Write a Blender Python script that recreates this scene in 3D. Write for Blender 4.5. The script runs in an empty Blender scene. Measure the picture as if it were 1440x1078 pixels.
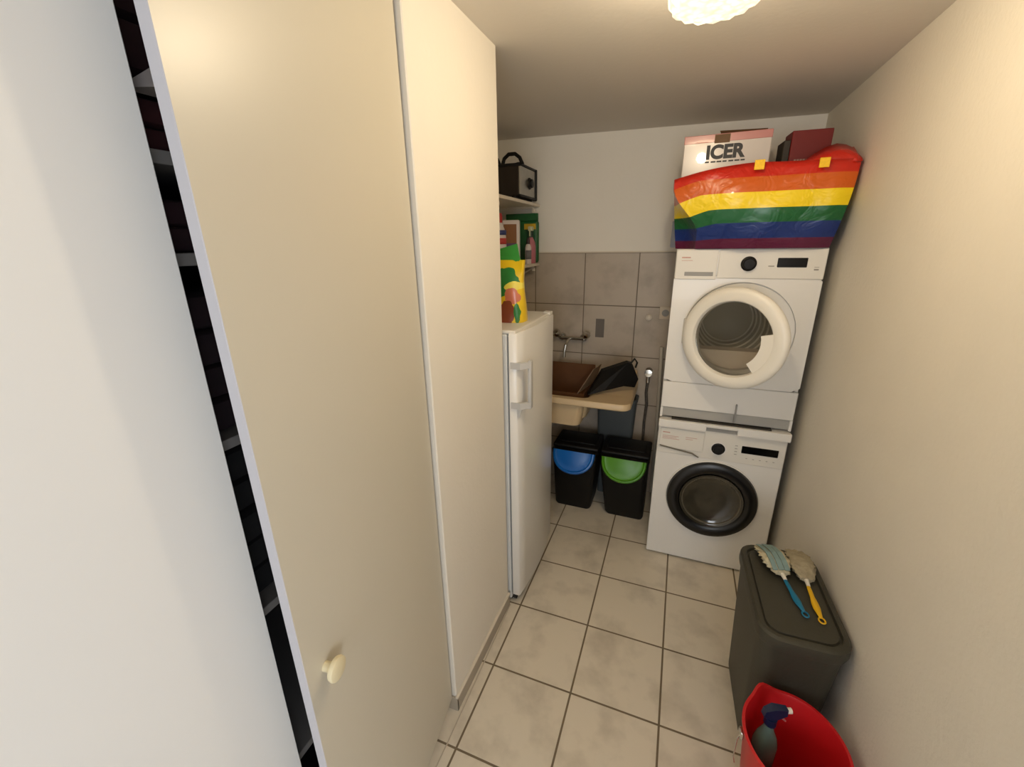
import bpy, bmesh, math, random
from mathutils import Matrix, Vector
random.seed(7)
PI = math.pi
C = bpy.context.scene.collection
sc = bpy.context.scene

# ------------------------------------------------------------ camera, world, light, exposure
cam_d = bpy.data.cameras.new('camera'); cam = bpy.data.objects.new('camera', cam_d); C.objects.link(cam)
right = Vector((0.93173652, 0.3628108, -0.01534213)); up = Vector((-0.10139363, 0.30049353, 0.94837913)); fwd = Vector((-0.3486924, 0.88208388, -0.3167675))
M = Matrix((right, up, -fwd)).transposed().to_4x4(); M.translation = Vector((0, 0, 1.7591))
cam.matrix_world = M
cam_d.sensor_width = 36; cam_d.lens = 14.774; cam_d.clip_start = 0.02
sc.camera = cam
sc.view_settings.view_transform = 'Standard'; sc.view_settings.look = 'None'
sc.view_settings.gamma = 1; sc.view_settings.use_curve_mapping = False
sc.view_settings.exposure = -0.24

w = bpy.data.worlds.new('world'); sc.world = w; w.use_nodes = True
w.node_tree.nodes['Background'].inputs[0].default_value = (0.55, 0.68, 0.9, 1)
w.node_tree.nodes['Background'].inputs[1].default_value = 0.12

def area_light(name, loc, rot, sx, sy, power, col):
    l = bpy.data.lights.new(name, 'AREA'); l.shape = 'RECTANGLE'; l.size = sx; l.size_y = sy
    l.energy = power; l.color = col
    o = bpy.data.objects.new(name, l); C.objects.link(o); o.location = loc; o.rotation_euler = rot
    return o
# daylight through the hallway window behind the camera
area_light('window_daylight', (1.66, -1.30, 1.55), (math.radians(90), 0, math.radians(90)), 1.0, 1.2, 33, (0.80, 0.87, 1.0))
area_light('hallway_fill', (0.35, -2.56, 1.5), (math.radians(90), 0, 0), 1.0, 1.2, 34, (0.90, 0.94, 1.0))  # fill light added behind the camera to brighten fronts and floor
lamp_light = bpy.data.lights.new('ceiling_bulb', 'POINT'); lamp_light.energy = 24; lamp_light.color = (1.0, 0.82, 0.57)
lamp_light.shadow_soft_size = 0.03
lo = bpy.data.objects.new('ceiling_bulb', lamp_light); C.objects.link(lo); lo.location = (0.01, 1.17, 2.285)

# ------------------------------------------------------------ materials
def lin(c):
    c = c / 255
    return c / 12.92 if c <= 0.04045 else ((c + 0.055) / 1.055) ** 2.4
def rgb(r, g, b): return (lin(r), lin(g), lin(b), 1)
MC = {}
def mat(name, col, rough=0.5, metal=0.0, var=0.0, vs=6.0, bump=0.0, bs=60.0, coat=0.0, spec=0.5, trans=0.0):
    if name in MC: return MC[name]
    m = bpy.data.materials.new(name); m.use_nodes = True
    nt = m.node_tree; b = nt.nodes['Principled BSDF']
    c = rgb(*col)
    b.inputs['Base Color'].default_value = c
    b.inputs['Roughness'].default_value = rough; b.inputs['Metallic'].default_value = metal
    b.inputs['Coat Weight'].default_value = coat; b.inputs['Specular IOR Level'].default_value = spec
    b.inputs['Transmission Weight'].default_value = trans
    tc = nt.nodes.new('ShaderNodeTexCoord')
    if var > 0:
        n = nt.nodes.new('ShaderNodeTexNoise'); n.inputs['Scale'].default_value = vs; n.inputs['Detail'].default_value = 4
        nt.links.new(tc.outputs['Object'], n.inputs['Vector'])
        r = nt.nodes.new('ShaderNodeValToRGB')
        r.color_ramp.elements[0].position = 0.3; r.color_ramp.elements[1].position = 0.7
        r.color_ramp.elements[0].color = (c[0] * (1 - var), c[1] * (1 - var), c[2] * (1 - var), 1)
        r.color_ramp.elements[1].color = (min(1, c[0] * (1 + var)), min(1, c[1] * (1 + var)), min(1, c[2] * (1 + var)), 1)
        nt.links.new(n.outputs['Fac'], r.inputs['Fac']); nt.links.new(r.outputs['Color'], b.inputs['Base Color'])
    if bump > 0:
        n2 = nt.nodes.new('ShaderNodeTexNoise'); n2.inputs['Scale'].default_value = bs; n2.inputs['Detail'].default_value = 3
        nt.links.new(tc.outputs['Object'], n2.inputs['Vector'])
        bp = nt.nodes.new('ShaderNodeBump'); bp.inputs['Strength'].default_value = bump; bp.inputs['Distance'].default_value = 0.004
        nt.links.new(n2.outputs['Fac'], bp.inputs['Height']); nt.links.new(bp.outputs['Normal'], b.inputs['Normal'])
    MC[name] = m
    return m

def tile_mat(name, c1, c2, grout, ox, oy, size, size_v, mortar, plane='xy', rough=0.35):
    m = bpy.data.materials.new(name); m.use_nodes = True
    nt = m.node_tree; b = nt.nodes['Principled BSDF']; L = nt.links.new
    tc = nt.nodes.new('ShaderNodeTexCoord'); sp = nt.nodes.new('ShaderNodeSeparateXYZ'); L(tc.outputs['Object'], sp.inputs[0])
    cb = nt.nodes.new('ShaderNodeCombineXYZ')
    a, c = ('X', 'Y') if plane == 'xy' else ('X', 'Z')
    def off(s, v):
        k = nt.nodes.new('ShaderNodeMath'); k.operation = 'SUBTRACT'; L(s, k.inputs[0]); k.inputs[1].default_value = v; return k.outputs[0]
    L(off(sp.outputs[a], ox), cb.inputs[0]); L(off(sp.outputs[c], oy), cb.inputs[1])
    br = nt.nodes.new('ShaderNodeTexBrick'); br.offset = 0; br.squash = 1
    br.inputs['Scale'].default_value = 1; br.inputs['Brick Width'].default_value = size; br.inputs['Row Height'].default_value = size_v
    br.inputs['Mortar Size'].default_value = mortar; br.inputs['Mortar Smooth'].default_value = 0.15
    br.inputs['Bias'].default_value = 0
    L(cb.outputs[0], br.inputs['Vector'])
    n = nt.nodes.new('ShaderNodeTexNoise'); n.inputs['Scale'].default_value = 5.5; n.inputs['Detail'].default_value = 5; n.inputs['Roughness'].default_value = 0.55
    L(cb.outputs[0], n.inputs['Vector'])
    r = nt.nodes.new('ShaderNodeValToRGB'); r.color_ramp.elements[0].position = 0.30; r.color_ramp.elements[1].position = 0.52
    r.color_ramp.elements[0].color = rgb(*c2); r.color_ramp.elements[1].color = rgb(*c1)
    L(n.outputs['Fac'], r.inputs['Fac'])
    mx = nt.nodes.new('ShaderNodeMix'); mx.data_type = 'RGBA'
    L(br.outputs['Fac'], mx.inputs['Factor']); L(r.outputs['Color'], mx.inputs[6]); mx.inputs[7].default_value = rgb(*grout)
    L(mx.outputs[2], b.inputs['Base Color'])
    rr = nt.nodes.new('ShaderNodeMapRange'); rr.inputs[3].default_value = rough; rr.inputs[4].default_value = 0.9
    L(br.outputs['Fac'], rr.inputs[0]); L(rr.outputs[0], b.inputs['Roughness'])
    bp = nt.nodes.new('ShaderNodeBump'); bp.inputs['Strength'].default_value = 0.5; bp.inputs['Distance'].default_value = 0.002; bp.invert = True
    L(br.outputs['Fac'], bp.inputs['Height']); L(bp.outputs['Normal'], b.inputs['Normal'])
    return m

wall_m = mat('plaster_wall', (240, 235, 225), 0.75, var=0.015, vs=3, bump=0.2, bs=60)
rough_wall_m = mat('rough_plaster_wall', (232, 226, 213), 0.7, var=0.02, vs=4, bump=0.35, bs=70)
ceil_m = mat('ceiling_paint', (222, 215, 204), 0.8, bump=0.12, bs=60)
floor_m = tile_mat('floor_tiles', (222, 213, 196), (197, 188, 172), (118, 104, 84), -0.5947, 0.8856, 0.345, 0.345, 0.0042)
walltile_m = tile_mat('wall_tiles', (188, 176, 160), (168, 156, 141), (120, 108, 95), -0.9437, 1.6908 - 0.3382 * 5, 0.345, 0.3382, 0.0032, 'xz', 0.4)
skirt_m = mat('skirting_tile', (168, 158, 142), 0.4, var=0.05)
white_m = mat('white_enamel', (232, 230, 226), 0.32, coat=0.2)
white2_m = mat('white_plastic', (226, 223, 216), 0.4)
grey_m = mat('grey_plastic', (150, 149, 146), 0.45)
seam_m = mat('dark_seam', (60, 56, 50), 0.7)
black_m = mat('black_plastic', (13, 12, 12), 0.5, spec=.3)
gloss_black_m = mat('gloss_black', (8, 8, 8), 0.2, spec=.25)
chrome_m = mat('chrome', (205, 202, 196), 0.18, metal=1)
steel_m = mat('brushed_steel', (170, 168, 162), 0.32, metal=0.9, var=0.05, vs=30)
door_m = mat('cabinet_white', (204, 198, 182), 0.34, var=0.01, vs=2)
edge_m = mat('cabinet_edge', (184, 183, 188), 0.45)
cream_m = mat('cream_plastic', (228, 216, 180), 0.35)

# ------------------------------------------------------------ mesh helpers
def obj(name, bm, m, parent=None, smooth=False, loc=None, rot=None):
    me = bpy.data.meshes.new(name)
    bmesh.ops.recalc_face_normals(bm, faces=bm.faces[:])
    bm.to_mesh(me); bm.free()
    for mm in (m if isinstance(m, (list, tuple)) else [m]): me.materials.append(mm)
    if smooth:
        for p in me.polygons: p.use_smooth = True
        try: me.set_sharp_from_angle(angle=math.radians(38))
        except Exception: pass
    o = bpy.data.objects.new(name, me); C.objects.link(o)
    if parent: o.parent = parent
    if loc: o.location = loc
    if rot: o.rotation_euler = rot
    return o
def tag(o, label, cat, group=None, kind=None):
    o['label'] = label; o['category'] = cat
    if group: o['group'] = group
    if kind: o['kind'] = kind
    return o
def thing(name, label, cat, loc=(0, 0, 0), rz=0, group=None):
    o = bpy.data.objects.new(name, None); C.objects.link(o); o.empty_display_size = 0.05
    o.location = loc; o.rotation_euler = (0, 0, rz)
    return tag(o, label, cat, group)
def struct(name, bm, m, smooth=False):
    o = obj(name, bm, m, None, smooth); o['kind'] = 'structure'; return o
def B(): return bmesh.new()
def bx(bm, x0, x1, y0, y1, z0, z1, bev=0, seg=2, mi=0, mtx=None):
    r = bmesh.ops.create_cube(bm, size=1)
    vs = r['verts']
    for v in vs:
        v.co = Vector((x0 + (v.co.x + .5) * (x1 - x0), y0 + (v.co.y + .5) * (y1 - y0), z0 + (v.co.z + .5) * (z1 - z0)))
    fs = list({f for v in vs for f in v.link_faces})
    if bev:
        es = list({e for v in vs for e in v.link_edges})
        r2 = bmesh.ops.bevel(bm, geom=es, offset=bev, segments=seg, profile=0.5, affect='EDGES')
        fs = list(set([f for f in fs if f.is_valid] + r2['faces']))
        vs = list({v for f in fs for v in f.verts})
    for f in fs: f.material_index = mi
    if mtx:
        for v in vs: v.co = mtx @ v.co
    return vs
def loft(bm, rings, cap0=True, cap1=True, closed=True, mi=0):
    R = [[bm.verts.new(p) for p in r] for r in rings]
    n = len(R[0]); out = []
    for a, b in zip(R, R[1:]):
        for i in range(n if closed else n - 1):
            j = (i + 1) % n
            out.append(bm.faces.new((a[i], a[j], b[j], b[i])))
    if cap0: out.append(bm.faces.new(R[0][::-1]))
    if cap1: out.append(bm.faces.new(R[-1]))
    for f in out: f.material_index = mi
    return R
def frame(p0, p1):
    d = (Vector(p1) - Vector(p0)).normalized()
    a = Vector((0, 0, 1)) if abs(d.z) < .95 else Vector((1, 0, 0))
    u = d.cross(a).normalized(); v = u.cross(d).normalized()
    return d, u, v
def cyl(bm, p0, p1, r0, r1=None, seg=24, mi=0):
    r1 = r0 if r1 is None else r1
    d, u, v = frame(p0, p1)
    rings = []
    for p, r in ((p0, r0), (p1, r1)):
        rings.append([Vector(p) + r * (math.cos(2 * PI * i / seg) * u + math.sin(2 * PI * i / seg) * v) for i in range(seg)])
    loft(bm, rings, mi=mi)
def lathe(bm, prof, origin=(0, 0, 0), axis=(0, 0, 1), seg=32, mi=0, cap=True, sx=1, sy=1):
    """profile = list of (radius, height along the axis)"""
    o = Vector(origin); d = Vector(axis).normalized()
    a = Vector((1, 0, 0)) if abs(d.x) < .9 else Vector((0, 1, 0))
    u = (a - a.dot(d) * d).normalized(); v = d.cross(u)
    rings = [[o + d * h + r * (sx * math.cos(2 * PI * i / seg) * u + sy * math.sin(2 * PI * i / seg) * v) for i in range(seg)] for r, h in prof]
    loft(bm, rings, cap, cap, mi=mi)
def tube(bm, pts, r, seg=10, mi=0, cyc=False):
    pts = [Vector(p) for p in pts]; n = len(pts); rings = []
    prev = None
    for i, p in enumerate(pts):
        if cyc: d = (pts[(i + 1) % n] - pts[i - 1]).normalized()
        else: d = (pts[min(i + 1, n - 1)] - pts[max(i - 1, 0)]).normalized()
        if prev is None:
            a = Vector((0, 0, 1)) if abs(d.z) < .9 else Vector((1, 0, 0)); u = d.cross(a).normalized()
        else: u = (prev - prev.dot(d) * d).normalized()
        prev = u; v = d.cross(u)
        rr = r[i] if isinstance(r, (list, tuple)) else r
        rings.append([p + rr * (math.cos(2 * PI * k / seg) * u + math.sin(2 * PI * k / seg) * v) for k in range(seg)])
    if cyc: rings.append(rings[0])
    loft(bm, rings, not cyc, not cyc, mi=mi)
    if cyc: bmesh.ops.remove_doubles(bm, verts=bm.verts[:], dist=1e-6)
def rrect(cx, cy, w, d, r, z, n=5):
    pts = []
    for (sx, sy, a0) in ((1, 1, 0), (-1, 1, 90), (-1, -1, 180), (1, -1, 270)):
        for k in range(n + 1):
            a = math.radians(a0 + 90 * k / n)
            pts.append(Vector((cx + sx * (w / 2 - r) + r * math.cos(a), cy + sy * (d / 2 - r) + r * math.sin(a), z)))
    return pts
def arc(c, r, a0, a1, n, f):
    return [f(c[0] + r * math.cos(math.radians(a0 + (a1 - a0) * i / n)), c[1] + r * math.sin(math.radians(a0 + (a1 - a0) * i / n))) for i in range(n + 1)]
def text(name, s, size, m, parent, loc, rot, ext=0.0006, bold=0.0, sxy=(1, 1), space=1):
    cu = bpy.data.curves.new(name, 'FONT'); cu.body = s; cu.size = size; cu.extrude = ext; cu.offset = bold; cu.space_character = space
    t = bpy.data.objects.new('tmp', cu); C.objects.link(t)
    bpy.context.view_layer.update()
    me = bpy.data.meshes.new_from_object(t.evaluated_get(bpy.context.evaluated_depsgraph_get()))
    bpy.data.objects.remove(t)
    me.materials.clear(); me.materials.append(m)
    o = bpy.data.objects.new(name, me); C.objects.link(o); o.parent = parent
    o.location = loc; o.rotation_euler = rot; o.scale = (sxy[0], sxy[1], 1)
    return o

# ------------------------------------------------------------ the room
XR, YB, XL = 0.614, 2.876, -1.22
def cz(x): return 2.3715 - 0.022 * x
bm = B(); bx(bm, XL - .1, XR + 1.2, -2.7, YB + .1, -0.06, 0); struct('floor', bm, floor_m)
bm = B()
top = [(XL - .1, -2.7), (XR + 1.2, -2.7), (XR + 1.2, YB + .1), (XL - .1, YB + .1)]
loft(bm, [[(x, y, cz(x)) for x, y in top], [(x, y, cz(x) + .08) for x, y in top]]); struct('ceiling', bm, ceil_m)
bm = B(); bx(bm, XR, XR + .1, -0.25, YB + .1, 0, 2.40); struct('wall_right', bm, rough_wall_m)
bm = B(); bx(bm, XL - .1, XR, YB, YB + .1, 0, 2.45); struct('wall_back', bm, wall_m)
bm = B(); bx(bm, XL - .1, XL, 1.563, YB, 0, 2.45); struct('wall_left', bm, wall_m)
bm = B(); bx(bm, XL - .1, -0.657, 1.012, 1.563, 0, 2.40, 0.003, 1); struct('wall_pier', bm, mat('plaster_wall_dimmed', (230, 224, 212), 0.7, var=0.015, vs=3, bump=0.2, bs=60))  # same paint as the walls, darkened to offset the strong lamp light here
bm = B(); bx(bm, XL - .1, XL, -2.7, 1.012, 0, 2.45); struct('wall_closet', bm, wall_m)
# hallway behind the camera: its walls and the wall with the window
XH = 1.70
bm = B(); bx(bm, XR + .1, XH, -0.30, -0.25, 0, 2.45); struct('wall_hallway', bm, wall_m)
bm = B(); bx(bm, XL - .1, -.18, -2.7, -2.6, 0, 2.45); bx(bm, .88, XH + .1, -2.7, -2.6, 0, 2.45); bx(bm, -.18, .88, -2.7, -2.6, 0, .88); bx(bm, -.18, .88, -2.7, -2.6, 2.13, 2.45); struct('wall_hallway_end', bm, wall_m)
bm = B()
for a in ((-.18, -.13, .88, 2.13), (.83, .88, .88, 2.13), (-.13, .83, .88, .93), (-.13, .83, 2.08, 2.13), (.33, .37, .93, 2.08)): bx(bm, a[0], a[1], -2.68, -2.63, a[2], a[3], .004, 1)
struct('added_window', bm, white2_m)  # unseen window made up to go with the added fill light
bm = B(); bx(bm, XH, XH + .1, -2.6, -1.83, 0, 2.45); bx(bm, XH, XH + .1, -0.77, -0.25, 0, 2.45)
bx(bm, XH, XH + .1, -1.83, -0.77, 0, 0.92); bx(bm, XH, XH + .1, -1.83, -0.77, 2.18, 2.45); struct('wall_window_side', bm, wall_m)
bm = B()
for a in ((-1.83, -1.78, 0.92, 2.18), (-0.82, -0.77, 0.92, 2.18), (-1.78, -0.82, 0.92, 0.97), (-1.78, -0.82, 2.13, 2.18), (-1.32, -1.28, 0.97, 2.13)):
    bx(bm, XH + .02, XH + .07, a[0], a[1], a[2], a[3], .004, 1)
struct('window_1', bm, white2_m)
# tiled splash area on the back wall with a pale cap line
bm = B(); bx(bm, XL + .001, XR - .001, YB - .008, YB, 0, 1.6908); struct('trim_1', bm, walltile_m)
bm = B(); bx(bm, XL + .001, XR - .001, YB - .010, YB, 1.6912, 1.699); struct('trim_2', bm, mat('tile_cap', (222, 212, 194), .6))
# skirting tiles along the pier with a sealant bead on the floor
bm = B(); bx(bm, -0.657, -0.6485, 1.004, 1.563, 0, 0.066, .001, 1); bx(bm, -0.69, -0.6485, 1.003, 1.0118, 0, 0.066, .001, 1); struct('baseboard_pier', bm, skirt_m)
bm = B(); bx(bm, -0.6572, -0.6455, 1.004, 1.563, 0.0662, 0.0735, .001, 1); struct('trim_3', bm, mat('sealant_cap', (216, 208, 192), .6))
bm = B(); tube(bm, [(-0.633, 0.4, 0.0), (-0.633, 0.9, 0.0), (-0.640, 1.25, 0.0), (-0.6455, 1.56, 0.0)], 0.0025, 6); struct('trim_4', bm, mat('sealant_bead', (190, 180, 162), .6))

# ------------------------------------------------------------ wardrobe with an open door
wd = thing('wardrobe', 'tall white built-in closet with its near door closed and far door ajar, round cream knob', 'wardrobe', (-0.68, 0.4, 0))
def W(x0, x1, y0, y1, z0, z1): return (x0 + .68, x1 + .68, y0 - .4, y1 - .4, z0, z1)
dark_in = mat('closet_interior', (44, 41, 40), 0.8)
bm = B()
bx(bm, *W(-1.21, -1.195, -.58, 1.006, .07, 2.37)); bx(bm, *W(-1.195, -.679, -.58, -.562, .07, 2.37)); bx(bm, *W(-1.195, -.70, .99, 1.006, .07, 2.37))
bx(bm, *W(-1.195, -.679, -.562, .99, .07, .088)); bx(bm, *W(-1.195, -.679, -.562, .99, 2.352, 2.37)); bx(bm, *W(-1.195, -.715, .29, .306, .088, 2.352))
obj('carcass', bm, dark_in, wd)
bm = B(); bx(bm, *W(-1.195, -.70, -.58, 1.006, 0, .068)); obj('plinth', bm, mat('plinth_grey', (150, 142, 130), .6), wd)
for z in (0.62, 1.05, 1.42, 1.733, 1.875, 2.25):
    bm = B(); bx(bm, *W(-1.19, -.715, .308, .988, z, z + .019), .001, 1); obj('shelf', bm, mat('closet_shelf', (128, 124, 120), .7), wd)
# near (closed) door
bm = B(); bx(bm, -.0095, .0095, -.949, 0, .072, 2.335, .0015, 1); obj('door', bm, mat('closet_door_near', (226, 226, 224), .42, var=.008, vs=2), wd, loc=(-.6685 + .68, .383 - .4, 0), rot=(math.radians(-.6), 0, 0))
# far door, hinged at the pier and ajar by nine degrees
dl = .622
bm = B(); bx(bm, -.019, 0, -dl, 0, .062, 2.345, .0012, 1)
for f in bm.faces:
    if f.normal.y < -.9 or (f.calc_center_median().y < -dl + .001): f.material_index = 1
dr = obj('door', bm, [door_m, edge_m], wd, loc=(-.672 + .68, 1.003 - .4, 0), rot=(0, 0, math.radians(8.7)))
bm = B()
lathe(bm, [(.010, 0), (.010, .012), (.0125, .016), (.0225, .021), (.0245, .026), (.0235, .031), (.019, .0335), (.003, .034)], (0.0003, -.573, .962), (1, 0, 0), 28)
obj('knob', bm, cream_m, dr, smooth=True)
for z in (.3, 1.2, 2.1):
    bm = B(); cyl(bm, (-.024, -.004, z - .03), (-.024, -.004, z + .03), .006, seg=10); obj('hinge', bm, chrome_m, dr, smooth=True)

def folded(bm, x0, x1, y0, y1, z0, n, h):
    for k in range(n):
        j = random.uniform(-.008, .008)
        bx(bm, x0 + abs(j), x1 + j, y0, y1 + j, z0 + k * h, z0 + (k + 1) * h - .001, h * .32, 2)
def clothes(z, n, h, col, label, x1=-.74, y0=.32, y1=.62, nm='folded_clothes'):
    bm = B(); folded(bm, -1.1, x1, y0, y1, z + .0195, n, h)
    o = obj(nm, bm, mat('cloth_%d_%d_%d' % col, col, .9, var=.25, vs=25), smooth=True)
    return tag(o, label, 'clothes', 'folded clothes in the closet')
clothes(1.978, 3, .07, (40, 12, 14), 'dark maroon folded garments at the very top of the closet gap', x1=-.745)
clothes(1.875, 2, .036, (52, 14, 17), 'dark red folded garments behind the ajar closet door, on the upper shelf')
clothes(1.42, 4, .062, (30, 14, 20), 'stack of dark plum folded garments on the closet shelf just below mid height')
clothes(1.733, 2, .04, (40, 16, 22), 'low pair of dark wine garments between the two shelf edges in the closet gap')
clothes(1.05, 5, .066, (16, 15, 16), 'black folded garments on the lower closet shelf in the dark gap')
bm = B(); loft(bm, [[(-.74, .43, 1.968), (-.690, .45, 1.968), (-.735, .55, 1.968)], [(-.742, .44, 1.974), (-.700, .458, 1.996), (-.738, .55, 1.978)]])
tag(obj('folded_cloth', bm, mat('pale_cloth', (176, 166, 160), .9)), 'pale corner of a cloth poking out above the dark red garments in closet', 'cloth')

# ------------------------------------------------------------ ceiling lamp
lp = thing('ceiling_lamp', 'small round lit ceiling lamp with a scalloped cut-glass shade', 'lamp', (0.01, 1.17, cz(.01)))
gm = bpy.data.materials.new('cut_glass_shade'); gm.use_nodes = True; nt = gm.node_tree
for n in list(nt.nodes):
    if n.type != 'OUTPUT_MATERIAL': nt.nodes.remove(n)
out = [n for n in nt.nodes if n.type == 'OUTPUT_MATERIAL'][0]
tr = nt.nodes.new('ShaderNodeBsdfTransparent'); em = nt.nodes.new('ShaderNodeEmission'); mx = nt.nodes.new('ShaderNodeMixShader')
vo = nt.nodes.new('ShaderNodeTexVoronoi'); vo.inputs['Scale'].default_value = 55; tcn = nt.nodes.new('ShaderNodeTexCoord')
nt.links.new(tcn.outputs['Object'], vo.inputs['Vector'])
mr = nt.nodes.new('ShaderNodeMapRange'); mr.inputs[1].default_value = 0; mr.inputs[2].default_value = .7; mr.inputs[3].default_value = 4.2; mr.inputs[4].default_value = 1.7
nt.links.new(vo.outputs['Distance'], mr.inputs[0]); nt.links.new(mr.outputs[0], em.inputs['Strength']); em.inputs['Color'].default_value = (1, .88, .60, 1)
tr.inputs['Color'].default_value = (1, 1, 1, 1); mx.inputs[0].default_value = .42
nt.links.new(tr.outputs[0], mx.inputs[1]); nt.links.new(em.outputs[0], mx.inputs[2]); nt.links.new(mx.outputs[0], out.inputs['Surface'])
bm = B(); seg = 64
def lring(r, z, amp): return [Vector(((r + amp * math.cos(16 * 2 * PI * i / seg)) * math.cos(2 * PI * i / seg), (r + amp * math.cos(16 * 2 * PI * i / seg)) * math.sin(2 * PI * i / seg), z)) for i in range(seg)]
loft(bm, [lring(.090, -.016, 0), lring(.094, -.06, .0015), lring(.094, -.118, .0025), lring(.090, -.138, .004), lring(.080, -.147, .0045), lring(.05, -.150, .002), lring(.004, -.151, 0)], cap0=False)
obj('lamp_shade', bm, gm, lp, smooth=True)
bm = B(); lathe(bm, [(.050, 0), (.050, -.008), (.044, -.014), (.02, -.015)], seg=40); obj('base', bm, mat('brass', (190, 150, 80), .3, metal=1), lp, smooth=True)

# ------------------------------------------------------------ washing machine (front face y=2.208)
wx0, wx1, wy = -.03, .57, 2.208
wm = thing('washing_machine', 'white front-loading washing machine on the floor below the dryer, black round door', 'washing machine', (.27, 2.208, 0))
def L(x0, x1, y0, y1, z0, z1): return (x0 - .27, x1 - .27, y0 - 2.208, y1 - 2.208, z0, z1)
bm = B(); bx(bm, *L(wx0, wx1, wy, 2.78, .012, .832), .006, 2); obj('body', bm, white_m, wm)
for fx in (.02, .52):
    for fy in (2.25, 2.74):
        bm = B(); cyl(bm, (fx - .27, fy - 2.208, 0), (fx - .27, fy - 2.208, .014), .02, seg=14); obj('foot', bm, black_m, wm)
bm = B(); bx(bm, *L(wx0 + .003, wx1 - .003, wy - .004, wy + .002, .668, .826), .003, 2); obj('control_panel', bm, white2_m, wm)
bm = B(); bx(bm, *L(wx0 + .012, .200, wy - .009, wy, .700, .815), .004, 2); dw = obj('detergent_drawer', bm, white2_m, wm)
bm = B()
loft(bm, [[(x - .27, wy - 2.208 - .0095, z) for x, z in ((-.015, .716), (.15, .692), (.185, .672), (.18, .668), (.148, .684), (-.012, .707))],
          [(x - .27, wy - 2.208 - .012, z) for x, z in ((-.015, .716), (.15, .692), (.185, .672), (.18, .668), (.148, .684), (-.012, .707))]])
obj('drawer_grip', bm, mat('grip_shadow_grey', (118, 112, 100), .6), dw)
bm = B(); lathe(bm, [(.032, 0), (.032, .003), (.024, .006), (.023, .024), (.020, .027), (.002, .028)], (0, -.004, .733), (0, -1, 0), 30)
obj('programme_knob', bm, black_m, wm, smooth=True)
bm = B(); lathe(bm, [(.038, 0), (.038, .0015), (.002, .002)], (0, -.004, .733), (0, -1, 0), 30); obj('knob_ring', bm, mat('satin_white', (236, 234, 230), .25), wm, smooth=True)
bm = B(); bx(bm, *L(.376, .538, wy - .007, wy, .728, .768), .002, 1); obj('display', bm, gloss_black_m, wm)
for k in range(5):
    bm = B(); bx(bm, *L(.40 + k * .03, .408 + k * .03, wy - .0055, wy, .70, .7025)); obj('button_mark', bm, mat('grey_print', (150, 146, 138), .6), wm)
for k in range(4):
    bm = B(); bx(bm, *L(.345, .357, wy - .0055, wy, .715 + k * .016, .7175 + k * .016)); obj('button_mark', bm, mat('grey_print', (150, 146, 138), .6), wm)
bm = B()
for k, (a, b_, z) in enumerate(((.0, .036, .790), (.0, .080, .772), (.0, .07, .764), (.0, .085, .756), (.115, .17, .775), (.115, .15, .765))):
    bx(bm, *L(-.005 + a, -.005 + b_, wy - .0098, wy - .008, z - .001, z + (.004 if k == 0 else .0012)))
obj('printed_text', bm, mat('pink_print', (196, 150, 140), .6), wm)
# round door: black outer ring, smoky glass bowl
cxw, czw, Rw = 0.0, .430, .224
dz = -.004
bm = B()
lathe(bm, [(.224, 0), (.2245, .012), (.219, .024), (.205, .031), (.185, .032), (.166, .027), (.158, .020), (.156, .008), (.156, 0)], (cxw, 0, czw), (0, -1, 0), 64)
wdoor = obj('door', bm, mat('satin_black', (14, 13, 13), .3), wm, smooth=True)
bm = B(); lathe(bm, [(.230, 0), (.2300, .006), (.222, .009)], (cxw, 0, czw), (0, -1, 0), 64, cap=False); obj('door_trim', bm, white2_m, wdoor, smooth=True)
glass_dark = mat('smoked_glass', (58, 54, 44), .12, coat=.6, var=.25, vs=9)
bm = B(); lathe(bm, [(.156, .026), (.146, .024), (.134, .016), (.11, .010), (.07, .006), (.002, .005)], (cxw, 0, czw), (0, -1, 0), 48, cap=False)
obj('door_glass', bm, glass_dark, wdoor, smooth=True)
bm = B(); lathe(bm, [(.137, .018), (.140, .0235), (.144, .0245), (.146, .020)], (cxw, 0, czw), (0, -1, 0), 48, cap=False); obj('glass_rim', bm, mat('rim_grey', (96, 90, 78), .25), wdoor, smooth=True)
# top plate (stacking shelf) with a recessed pull
sk = thing('stacking_shelf', 'white slim stacking plate with recessed pull between washer and dryer', 'shelf', (.27, 2.208, .833))
def K(x0, x1, y0, y1, z0, z1): return (x0 - .27, x1 - .27, y0 - 2.208, y1 - 2.208, z0 - .833, z1 - .833)
bm = B(); bx(bm, *K(wx0, wx1 + .004, wy - .004, 2.78, .833, .866), .002, 1)
bx(bm, *K(wx0 - .001, .200, wy - .026, wy - .004, .826, .868), .004, 2); bx(bm, *K(.342, wx1 + .004, wy - .026, wy - .004, .826, .868), .004, 2)
bx(bm, *K(.198, .344, wy - .026, wy - .004, .852, .868), .003, 1)
obj('plate', bm, white_m, sk)
bm = B(); bx(bm, *K(.201, .341, wy - .012, wy - .004, .828, .852), .001, 1); obj('recessed_pull', bm, grey_m, sk)
bm = B(); bx(bm, *K(.03, .49, wy - .004, wy + .3, .8662, .8725)); obj('dark_gap_strip', bm, seam_m, sk)  # dark strip put in for the shaded gap below the dryer

# ------------------------------------------------------------ dryer
dy = thing('tumble_dryer', 'white tumble dryer stacked on the washing machine, round door ajar', 'dryer', (.27, 2.208, .874))
def D(x0, x1, y0, y1, z0, z1): return (x0 - .27, x1 - .27, y0 - 2.208, y1 - 2.208, z0 - .874, z1 - .874)
cxd, czd = .273 - .27, 1.338 - .874
bm = B()
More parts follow.
